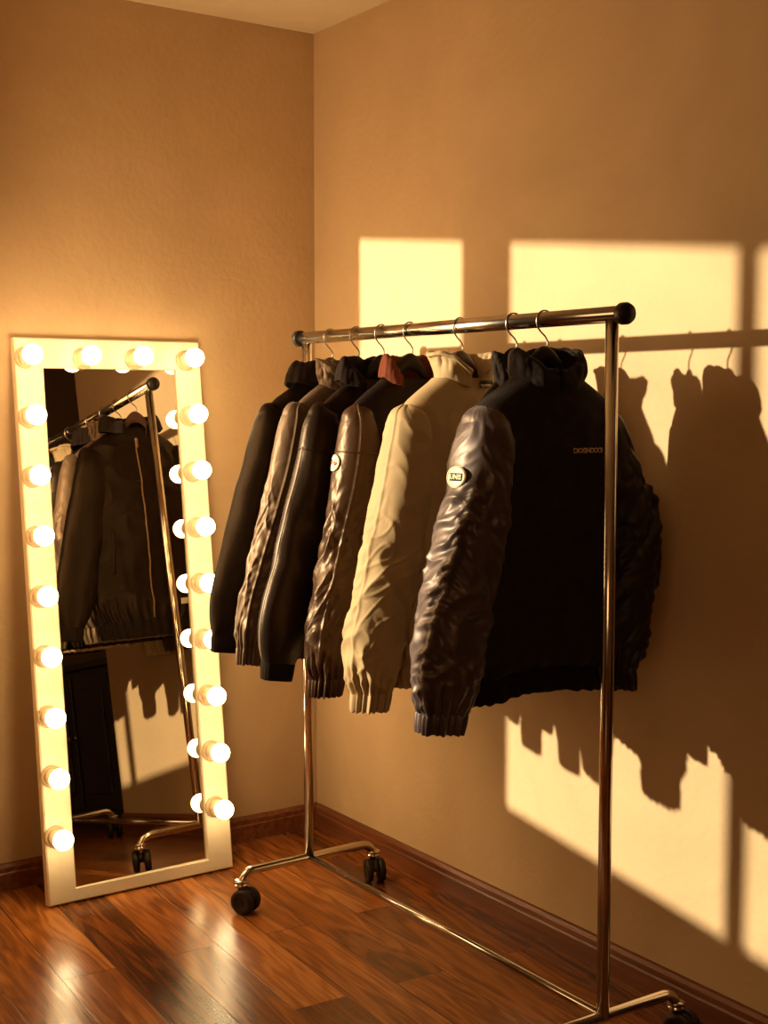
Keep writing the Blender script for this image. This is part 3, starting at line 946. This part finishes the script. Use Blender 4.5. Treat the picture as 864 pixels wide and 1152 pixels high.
# ------------------------------------------------------------------ the camera
F_PX = 1501.3
cam_d = bpy.data.cameras.new('camera')
cam = bpy.data.objects.new('camera', cam_d)
C.objects.link(cam)
cam.location = W(3.6525, 2.2126, 1.3762)
cam.rotation_euler = Vector((-0.82477113, 0.55951798, -0.0818059)).to_track_quat('-Z', 'Y').to_euler()
cam_d.sensor_fit = 'VERTICAL'
cam_d.sensor_height = 36
cam_d.lens = 36 * F_PX / 1152
cam_d.clip_start = .05
sc.camera = cam

# ------------------------------------------------------------------ badges, lettering, labels, zip
bpy.context.view_layer.update()
cam_m = cam.matrix_world.copy()
def sight(j, key, px, py):
    """the spot on a garment surface seen along a direction from the viewpoint, in the jacket's own space."""
    o = cam_m.translation
    d = cam_m.to_3x3() @ Vector(((px - 432) / F_PX, (576 - py) / F_PX, -1))
    inv = j['root'].matrix_world.inverted()
    h = j[key].ray_cast(inv @ o, (inv.to_3x3() @ d).normalized())
    n = h[1]
    if n is not None and n.dot(inv.to_3x3() @ d) > 0: n = -n
    return h[0], n
def frame_at(n, j):
    up = Vector((0, 0, 1))
    ax = up.cross(n).normalized()
    ay = n.cross(ax).normalized()
    return ax, ay

def smooth_normal(j, key, px, py, r=7):
    ns = Vector((0, 0, 0))
    for dx in (-r, 0, r):
        for dy in (-r, 0, r):
            h, n = sight(j, key, px + dx, py + dy)
            if n is not None: ns += n
    return ns.normalized()

# navy bomber: oval badge on the left sleeve
j = J[7]
o, _ = sight(j, 'bvh_l', 515, 537)
if o is not None:
    n = smooth_normal(j, 'bvh_l', 515, 537)
    ax, ay = frame_at(n, j)
    bd = patch('badge', j['bvh_l'], disc2(.0275, .0225), o, ax, ay, n, .0045, MAT['cream_thread'], j['sleeve_l'], .002, 'oval cream badge with dark lettering block', flat=.75)
    patch('badge_border', j['bvh_l'], (lambda v: ([(x * s, y * s) for s in (.86, .93) for x, y in v], [(k, (k + 1) % 40, 40 + (k + 1) % 40, 40 + k) for k in range(40)]))([(.0275 * math.cos(TAU * k / 40), .0225 * math.sin(TAU * k / 40)) for k in range(40)]), o, ax, ay, n, .0060, MAT['gold_thread'], bd, .0008, flat=.75)
    patch('lettering_block', j['bvh_l'], rect2(.036, .0165), o, ax, ay, n, .0058, MAT['ink'], bd, .0008, flat=.75)
    patch('lettering', j['bvh_l'], text2('UNIS', .0145, .0004), o, ax, ay, n, .0068, MAT['cream_thread'], bd, .0006, flat=.75)
# navy bomber: lettering on the chest
o, _ = sight(j, 'body_bvh', 661, 507)
if o is not None:
    n = smooth_normal(j, 'body_bvh', 661, 507, 12)
    ax, ay = frame_at(n, j)
    patch('chest_lettering', j['body_bvh'], text2('DKXSNOOOI', .0148, .0003, spacing=.84), o, ax, ay, n, .004, MAT['gold_thread'], j['body'], .0008, 'tan embroidered lettering')
# chocolate jacket: round badge
j = J[4]
o, _ = sight(j, 'bvh_l', 377, 521)
if o is not None:
    n = smooth_normal(j, 'bvh_l', 377, 521, 5)
    ax, ay = frame_at(n, j)
    bd = patch('badge', j['bvh_l'], disc2(.0215, .0195), o, ax, ay, n, .0035, MAT['cream_thread'], j['sleeve_l'], .002, 'round cream badge with a red brown emblem')
    pts = [(-.016, .002), (-.012, .006), (-.004, .0055), (.006, .0035), (.015, .001), (.0145, -.0035), (.008, -.0065), (.0, -.006), (-.009, -.0035), (-.015, -.004)]
    patch('badge_emblem', j['bvh_l'], (pts, [tuple(range(len(pts)))]), o, ax, ay, n, .0050, MAT['red_thread'], bd, .0008)
    patch('badge_line', j['bvh_l'], rect2(.026, .0012, y0=.0066), o, ax, ay, n, .0052, MAT['ink'], bd, .0006)
# tan windbreaker: woven label on the outside of the collar
j = J[5]
cb = BVHTree.FromPolygons([Vector(p) for p in j['cg'].reshape(-1, 3)],
                          [(i * 140 + q, i * 140 + q + 1, (i + 1) * 140 + q + 1, (i + 1) * 140 + q) for i in range(25) for q in range(139)])
j['cbvh'] = cb
hit = cb.ray_cast(Vector((-.040, .4, DROP - .136)), Vector((0, -1, 0)))
o = hit[0]
if o is not None:
    n = Vector((0, 1, 0))
    ax, ay = frame_at(n, j)
    lb = patch('neck_label', cb, rect2(.052, .024), o, ax, ay, n, .006, MAT['ink'], j['collar'], .0012, 'small dark woven label')
    patch('label_print', cb, rect2(.040, .005, y0=.001), o, ax, ay, n, .0072, MAT['label'], lb, .0006)
# brown jacket facing the mirror: zip, pocket, hem label, neck label
j = J[1]
bvh = j['body_bvh']
def front(x, z, off=.002):
    h = bvh.ray_cast(Vector((x, -.4, z + DROP)), Vector((0, 1, 0)))
    return (h[0] + Vector((0, -off, 0))) if h[0] is not None else None
pts = [front(.004 + .01 * q, -.16 - .60 * q) for q in np.linspace(0, 1, 40)]
pts = [tuple(p) for p in pts if p is not None]
bm = bmesh.new(); tube(bm, pts, .0028, 8)
zp = from_bm('zip', bm, MAT['zip'], j['root'], True)
zp['label'] = 'brass coloured zip'
bm = bmesh.new()
p0 = Vector(pts[0])
box(bm, p0.x - .005, p0.x + .005, p0.y - .010, p0.y - .003, p0.z - .028, p0.z + .004, .002)
from_bm('zip_pull', bm, MAT['zip'], zp)
for sx in (-1, 1):
    pts = [front(sx * (.125 + .012 * q), -.46 - .15 * q, .001) for q in np.linspace(0, 1, 14)]
    pts = [tuple(p) for p in pts if p is not None]
    if len(pts) > 3:
        bm = bmesh.new(); tube(bm, pts, .005, 8)
        from_bm('pocket_welt', bm, MAT['j_brown'], j['body'], True)
nv = Vector((0, -1, 0))
o = front(-.11, -.715, 0)
if o is not None:
    patch('hem_label', bvh, rect2(.042, .020), o, Vector((-1, 0, 0)), Vector((0, 0, 1)), nv, .003, MAT['label'], j['body'], .0012, 'small cream label above the hem')
bm = bmesh.new()
box(bm, -.017, .017, .0200, .0212, DROP - .135, DROP - .112, .0004)
from_bm('neck_label', bm, MAT['label'], j['collar'])['label'] = 'small cream neck label'

# navy bomber: collar flap on the left of the neck
j = J[7]
cb7 = BVHTree.FromPolygons([Vector(p) for p in j['cg'].reshape(-1, 3)],
                           [(i * 140 + q, i * 140 + q + 1, (i + 1) * 140 + q + 1, (i + 1) * 140 + q) for i in range(25) for q in range(139)])
edge = [(.0, .0), (.010, .004), (.022, .002), (.030, -.010), (.027, -.030), (.018, -.052), (.013, -.066), (.009, -.056), (.003, -.034), (-.003, -.014)]
mid = (.013, -.020)
fv = [mid] + [(mid[0] + (x - mid[0]) * .5, mid[1] + (y - mid[1]) * .5) for x, y in edge] + edge
ne = len(edge)
ff = [(0, 1 + q, 1 + (q + 1) % ne) for q in range(ne)] + [(1 + q, 1 + ne + q, 1 + ne + (q + 1) % ne, 1 + (q + 1) % ne) for q in range(ne)]
dirn = Vector((.45, 1, 0)).normalized()
axf = Vector((1, -.45, 0)).normalized()
hitf = cb7.ray_cast(Vector((.036, 0, DROP - .080)) + dirn * .3, -dirn)
if hitf[0] is not None:
    patch('collar_flap', cb7, (fv, ff), hitf[0] + Vector((0, 0, -.004)), axf, Vector((0, 0, 1)), dirn, .008, MAT['j_navy'], j['collar'], .003, 'small pointed flap', flat=.5)

# ------------------------------------------------------------------ cabinet seen only in the mirror
rot = 0
base = Vector(W(2.37, -.10, 0))
cab = empty('low_cabinet', base, (0, 0, rot), 'low black panelled cabinet seen only in the mirror, in its lower left corner', 'cabinet')
sgn = -1
def cbx(bm, x0, x1, y0, y1, z0, z1, bv=.004):
    ya, yb = sorted((sgn * y0, sgn * y1)); box(bm, x0, x1, ya, yb, z0, z1, bv)
bm = bmesh.new()
cbx(bm, -.42, .42, -.35, .055, .05, .70)
cbx(bm, -.44, .44, -.36, .085, .70, .73)
cbx(bm, -.40, .40, -.34, .05, 0, .05)
from_bm('carcass', bm, MAT['cabinet'], cab)
for s in (-1, 1):
    bm = bmesh.new()
    cbx(bm, s * .21 - .195, s * .21 + .195, .056, .070, .08, .67)
    cbx(bm, s * .21 - .13, s * .21 + .13, .068, .078, .15, .60, .006)
    dr_ = from_bm('cabinet_door', bm, MAT['cabinet'], cab)
    bm = bmesh.new()
    lathe(bm, [(0, sgn * .070), (.006, sgn * .070), (.006, sgn * .082), (.012, sgn * .088), (.010, sgn * .096), (0, sgn * .098)], (s * .04, 0, .40), 'Y', 16)
    from_bm('knob', bm, MAT['wire'], dr_, True)

# ------------------------------------------------------------------ light
def lamp(name, kind, loc, col, energy, **kw):
    l = bpy.data.lights.new(name, kind)
    l.color = col; l.energy = energy
    for k_, v_ in kw.items(): setattr(l, k_, v_)
    o = bpy.data.objects.new(name, l)
    C.objects.link(o)
    o.location = loc
    return o

low_sun = lamp('low_sun', 'POINT', W(*SUN), (1., .86, .60), 470., shadow_soft_size=.035)
l = low_sun.data
l.use_nodes = True
nt = l.node_tree
em = nt.nodes['Emission']
fo_ = nt.nodes.new('ShaderNodeLightFalloff')
fo_.inputs['Strength'].default_value = 1.0
fo_.inputs['Smooth'].default_value = 0
nt.links.new(fo_.outputs['Linear'], em.inputs['Strength'])

fill = lamp('room_window_light', 'AREA', W(4.3, 3.9, 2.0), (1., .58, .26), 19., shape='RECTANGLE', size=1.6, size_y=1.2)  # added warm fill behind the camera; no window stands there
fill.rotation_euler = (Vector(W(1.0, .6, 1.2)) - Vector(W(4.3, 3.9, 2.0))).to_track_quat('-Z', 'Y').to_euler()

side_fill = lamp('window_skylight', 'AREA', Vector(W((G0[0] + G1[0]) / 2, (G0[1] + G1[1]) / 2, 1.50)) - gn * 2.5, (1., .66, .34), 10., shape='RECTANGLE', size=.80, size_y=.70)  # added soft fill just inside the window wall, to brighten the right wall
side_fill.rotation_euler = (-gn).to_track_quat('-Z', 'Z').to_euler()

w = bpy.data.worlds.new('world')
sc.world = w
w.use_nodes = True
bg = w.node_tree.nodes['Background']
bg.inputs['Color'].default_value = (1., .6, .28, 1)
bg.inputs['Strength'].default_value = .3

sc.view_settings.view_transform = 'Standard'
sc.view_settings.look = 'None'
sc.view_settings.exposure = 0.
